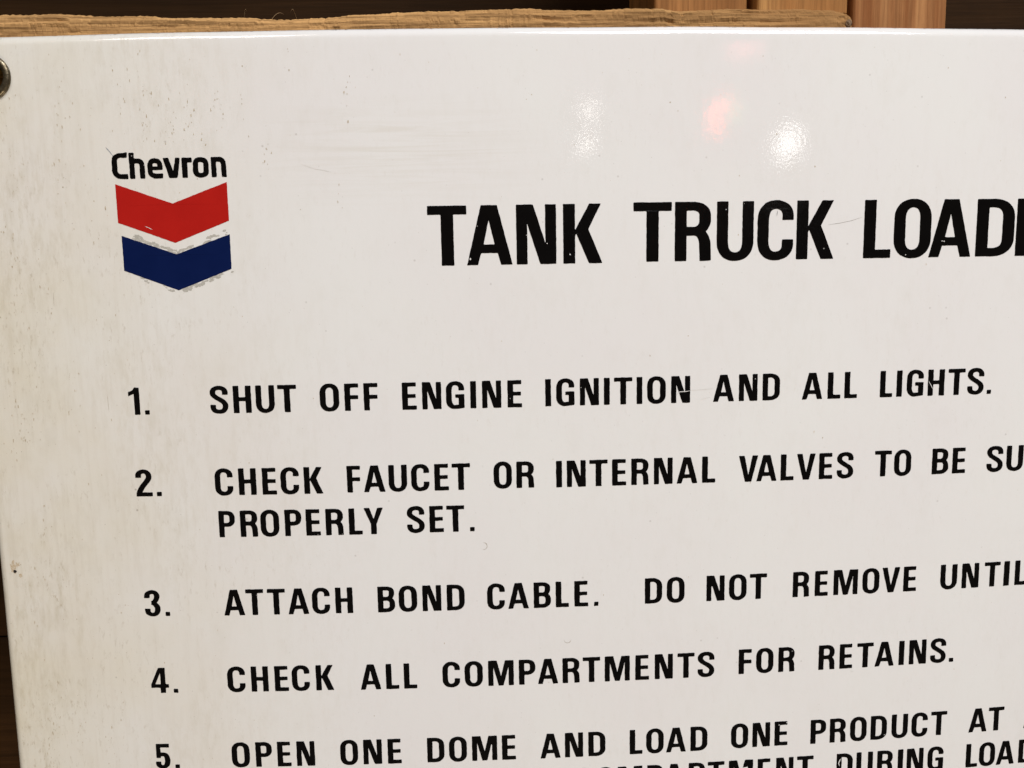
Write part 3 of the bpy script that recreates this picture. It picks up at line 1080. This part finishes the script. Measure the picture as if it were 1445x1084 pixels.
bvs, bfs = [], []
NX = 1500
X0, X1 = -.62, .2072
prof = []
rows = 30
front_z = -.0205
for i in range(NX + 1):
    x = X0 + (X1 - X0) * i / NX
    top = board_top(x)
    ring = []
    for j in range(rows + 1):
        # down the front: from the worn arris to the lower edge
        d = (j / rows) ** 1.8 * .10
        # arris rounding
        back_off = .0075 * math.exp(-d / .0026)
        z = front_z - back_off
        # splits that run with the grain
        g1 = noise.noise(Vector((x * 9, (top - d) * 420, 1.0)))
        g2 = noise.noise(Vector((x * 30, (top - d) * 1300, 4.0)))
        amp = 1.0 if x > .07 else .45
        z -= .0020 * max(0, g1 - .05) * 2 * amp + .0009 * g2 + .0004 * noise.noise(Vector((x * 160, (top - d) * 1500, 7.0)))
        # one long dark split in the right-hand part
        ys = .2123 + .0006 * math.sin(x * 60) + .0004 * noise.noise(Vector((x * 80, 0, 0)))
        if .060 < x < .172:
            dd = abs((top - d) - ys)
            z -= .0022 * max(0, 1 - dd / .00045) * max(0, min(1, .6 + 2 * noise.noise(Vector((x * 60, 5, 5))))) * min(1, (x - .060) / .01, (.172 - x) / .008)
        xx = x
        if i > NX - 26:
            # ragged broken end
            k_ = (i - (NX - 26)) / 26
            jag = noise.fractal(Vector((0, (top - d) * 260, 2)), 1, 2, 4)
            xx = x - k_ * .0045 * max(0, jag + .25)
            z -= .004 * k_ ** 2 + .0015 * k_ * noise.noise(Vector((x * 500, (top - d) * 500, 9)))
        ring.append((xx, top - d, z))
    # back edge
    xx, yy, zz = ring[0]
    ring.insert(0, (xx, yy + .0003 * noise.noise(Vector((x * 200, 0, 0))), -.030))
    ring.insert(0, (xx, yy - .0005, -.0415))
    ring.append((ring[-1][0], ring[-1][1], -.0415))
    bvs += [W3(*p) for p in ring]
K = rows + 4
for i in range(NX):
    for j in range(K - 1):
        a = i * K + j
        bfs.append((a, a + 1, a + K + 1, a + K))
bfs.append(tuple(NX * K + j for j in range(K)))
bfs.append(tuple(reversed([j for j in range(K)])))
board = from_py('weathered_board', bvs, bfs, BOARD, None, False)
tag(board, 'rough weathered plank with splintered top edge right behind the top of the sign', 'plank')
# hair-thin splinters standing off its broken edge
SPL = make_flat('splinter_wood', (.50, .34, .18), .8)
for (x, dy, dx, ln) in ((-.150, .0, .002, .004), (-.134, 0, .007, .003), (-.120, 0, -.003, .005)):
    t0 = board_top(x)
    pts = []
    for i in range(7):
        u = i / 6
        pts.append((x + dx * u, t0 - .0006 + dy + ln * math.sin(u * 2.4), -.0245 + .001 * u))
    vs, fs = [], []
    for i, p in enumerate(pts):
        r = .00016 * (1 - .75 * i / 6) if ln > .0025 else .0004 * (1 - .8 * i / 6)
        for q in range(4):
            a = q * math.pi / 2
            vs.append(W3(p[0] + r * math.cos(a) * .6, p[1] + r * math.sin(a), p[2] + r * math.cos(a)))
    for i in range(6):
        for q in range(4):
            fs.append((i * 4 + q, i * 4 + (q + 1) % 4, i * 4 + 4 + (q + 1) % 4, i * 4 + 4 + q))
    from_py('splinter', vs, fs, SPL, board)

# the dark knot left at its broken end
kb = bmesh.new()
bmesh.ops.create_icosphere(kb, subdivisions=3, radius=.0021)
for v_ in kb.verts:
    v_.co *= 1 + .35 * noise.noise(v_.co * 900)
    v_.co.y *= .6
    v_.co += W3(.2042, .2078, -.0235)
finish('knot', kb, make_flat('knot_wood', (.11, .065, .03), .85, 0, (.24, .15, .08), 1800), board)

# upright timbers
def stud(x0, x1, light, dark, label, seed, z0=-.045, th=.085, y0=-1.45, y1=.75, wide=.8, mat=None, stripes=.55):
    M_ = mat or make_wood('fir_timber', light, dark, 2, 1.2, seed, stripes, .6, band=wide)
    bm = bmesh.new()
    cx_ = (x0 + x1) / 2
    r = .0022
    prof = []
    for (sx, sz, a0) in ((1, 1, 0), (-1, 1, 90), (-1, -1, 180), (1, -1, 270)):
        for k_ in range(4):
            a = R(a0 + 30 * k_)
            prof.append((sx * ((x1 - x0) / 2 - r) + r * math.cos(a), sz * (th / 2 - r) + r * math.sin(a)))
    rows_ = []
    nseg = 60
    for j in range(nseg + 1):
        y = y0 + (y1 - y0) * j / nseg
        rr = []
        for (px_, pz_) in prof:
            w_ = .0004 * noise.noise(Vector((px_ * 20, y * 5, seed)))
            # object origin at the foot of the timber
            rr.append(bm.verts.new((px_ + w_, -(pz_), y - y0)))
        rows_.append(rr)
    n_ = len(prof)
    for j in range(nseg):
        for i in range(n_):
            bm.faces.new((rows_[j][i], rows_[j][(i + 1) % n_], rows_[j + 1][(i + 1) % n_], rows_[j + 1][i]))
    bm.faces.new(rows_[0][::-1])
    bm.faces.new(rows_[-1])
    bmesh.ops.recalc_face_normals(bm, faces=bm.faces)
    o = finish('upright_timber', bm, M_, None)
    o.location = W3(cx_, y0, z0 - th / 2)
    tag(o, label, 'timber', 'upright timbers behind the sign')
    return o


stud(.0930, .1508, (.45, .205, .068), (.29, .125, .040), 'leftmost upright timber above the plank, reddish brown with a soft dark left side', 2.0, wide=1.6, stripes=.45)
stud(.1562, .2126, (.55, .29, .10), (.42, .19, .06), 'middle upright timber, the yellower one with speckled straight grain', 5.0, wide=1.2, z0=-.043)
stud(.2168, .2763, (.50, .24, .092), (.27, .095, .030), 'rightmost upright timber, pinkish brown with bold dark vertical stripes', 8.6, wide=3.4, stripes=.3)

# dark boarded wall well behind
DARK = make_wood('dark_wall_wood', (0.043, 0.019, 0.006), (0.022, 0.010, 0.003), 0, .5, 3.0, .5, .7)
wall = bpy.data.objects.new('wall', None)
COL.objects.link(wall)
wall.location = W3(0, -1.5, -.26)
tag(wall, kind='structure')
hw = .145
shared = None
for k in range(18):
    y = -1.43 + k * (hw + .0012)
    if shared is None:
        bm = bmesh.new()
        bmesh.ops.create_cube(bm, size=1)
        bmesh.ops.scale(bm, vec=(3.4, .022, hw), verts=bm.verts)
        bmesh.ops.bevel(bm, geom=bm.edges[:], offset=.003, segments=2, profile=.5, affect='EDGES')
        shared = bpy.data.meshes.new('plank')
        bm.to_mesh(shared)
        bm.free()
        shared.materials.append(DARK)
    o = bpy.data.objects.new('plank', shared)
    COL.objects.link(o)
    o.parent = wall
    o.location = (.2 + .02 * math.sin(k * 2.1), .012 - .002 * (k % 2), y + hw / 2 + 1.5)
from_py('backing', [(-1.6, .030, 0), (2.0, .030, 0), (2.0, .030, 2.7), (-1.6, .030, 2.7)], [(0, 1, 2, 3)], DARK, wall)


# ------------------------------------------------------------------ lamps of the room, whose reflections show in the glaze
def emit(name, col, strength):
    M = bpy.data.materials.new(name)
    M.use_nodes = True
    t = M.node_tree
    t.nodes.remove(t.nodes['Principled BSDF'])
    e = t.nodes.new('ShaderNodeEmission')
    e.inputs[0].default_value = tuple(col) + (1,)
    e.inputs[1].default_value = strength
    t.links.new(e.outputs[0], t.nodes['Material Output'].inputs[0])
    return M


def globe(loc, r, col, strength, label, squash=1.0):
    root = bpy.data.objects.new('globe_lamp', None)
    COL.objects.link(root)
    root.location = S2W @ Vector(loc)
    tag(root, label, 'lamp', 'lamps reflected in the glaze')
    bm = bmesh.new()
    bmesh.ops.create_uvsphere(bm, u_segments=32, v_segments=18, radius=r)
    bmesh.ops.scale(bm, vec=(1, 1, squash), verts=bm.verts)
    for f in bm.faces:
        f.smooth = True
    finish('bulb', bm, emit('bulb_glow', col, strength), root)
    bm = bmesh.new()
    bmesh.ops.create_cone(bm, cap_ends=True, segments=24, radius1=r * .5, radius2=r * .35, depth=r * .9)
    bmesh.ops.translate(bm, vec=(0, 0, r * squash + r * .40), verts=bm.verts)
    finish('socket', bm, STEEL, root)
    return root


globe((1.211, .521, 2.233), .054, (1.0, .99, .97), 7.5, 'large round lamp mirrored brightest in the upper right of the sign')
globe((.419, .668, 2.418), .032, (1.0, .95, .90), 6.0, 'upper small lamp mirrored above the heading', .8)
globe((.407, .555, 2.438), .032, (1.0, .96, .92), 8.0, 'lower small lamp mirrored above the heading', .65)


def loop_tube(name, pts, r, col, strength, label):
    vs, fs = [], []
    n = len(pts)
    for i, p in enumerate(pts):
        t = (Vector(pts[min(i + 1, n - 1)]) - Vector(pts[max(i - 1, 0)])).normalized()
        u = t.cross(Vector((0, 0, 1))).normalized()
        v = t.cross(u)
        for q in range(8):
            a = q * math.pi / 4
            vs.append(S2W @ (Vector(p) + u * r * math.cos(a) + v * r * math.sin(a)))
    for i in range(n - 1):
        for q in range(8):
            fs.append((i * 8 + q, i * 8 + (q + 1) % 8, i * 8 + 8 + (q + 1) % 8, i * 8 + 8 + q))
    o = from_py(name, vs, fs, emit(name + '_glow', col, strength), None, True)
    tag(o, label, 'neon light')
    return o


cx0, cy0, cz0 = .951, .624, 2.309
loop_tube('neon_tube', [(cx0 + .035 * math.cos(a) * (1 + .3 * math.sin(2 * a)), cy0 + .045 * math.sin(a) + .010 * math.sin(3 * a), cz0) for a in [R(20 + 15 * k) for k in range(19)]],
          .007, (1.0, .12, .06), 27.0, 'curled red neon tube mirrored near the top of the sign')
loop_tube('neon_tube', [(cx0 + .055 + .012 * math.sin(k * .8), cy0 + .02 + .012 * k - .03, cz0) for k in range(6)],
          .007, (.35, 1.0, .35), 5.0, 'short green neon tube beside the red one')
loop_tube('neon_tube', [(.955 + .018 * k, .834 + .008 * math.sin(k * 1.3), 2.252) for k in range(8)],
          .008, (1.0, .25, .25), 11.0, 'straight pink-red neon tube mirrored at the very top of the sign')
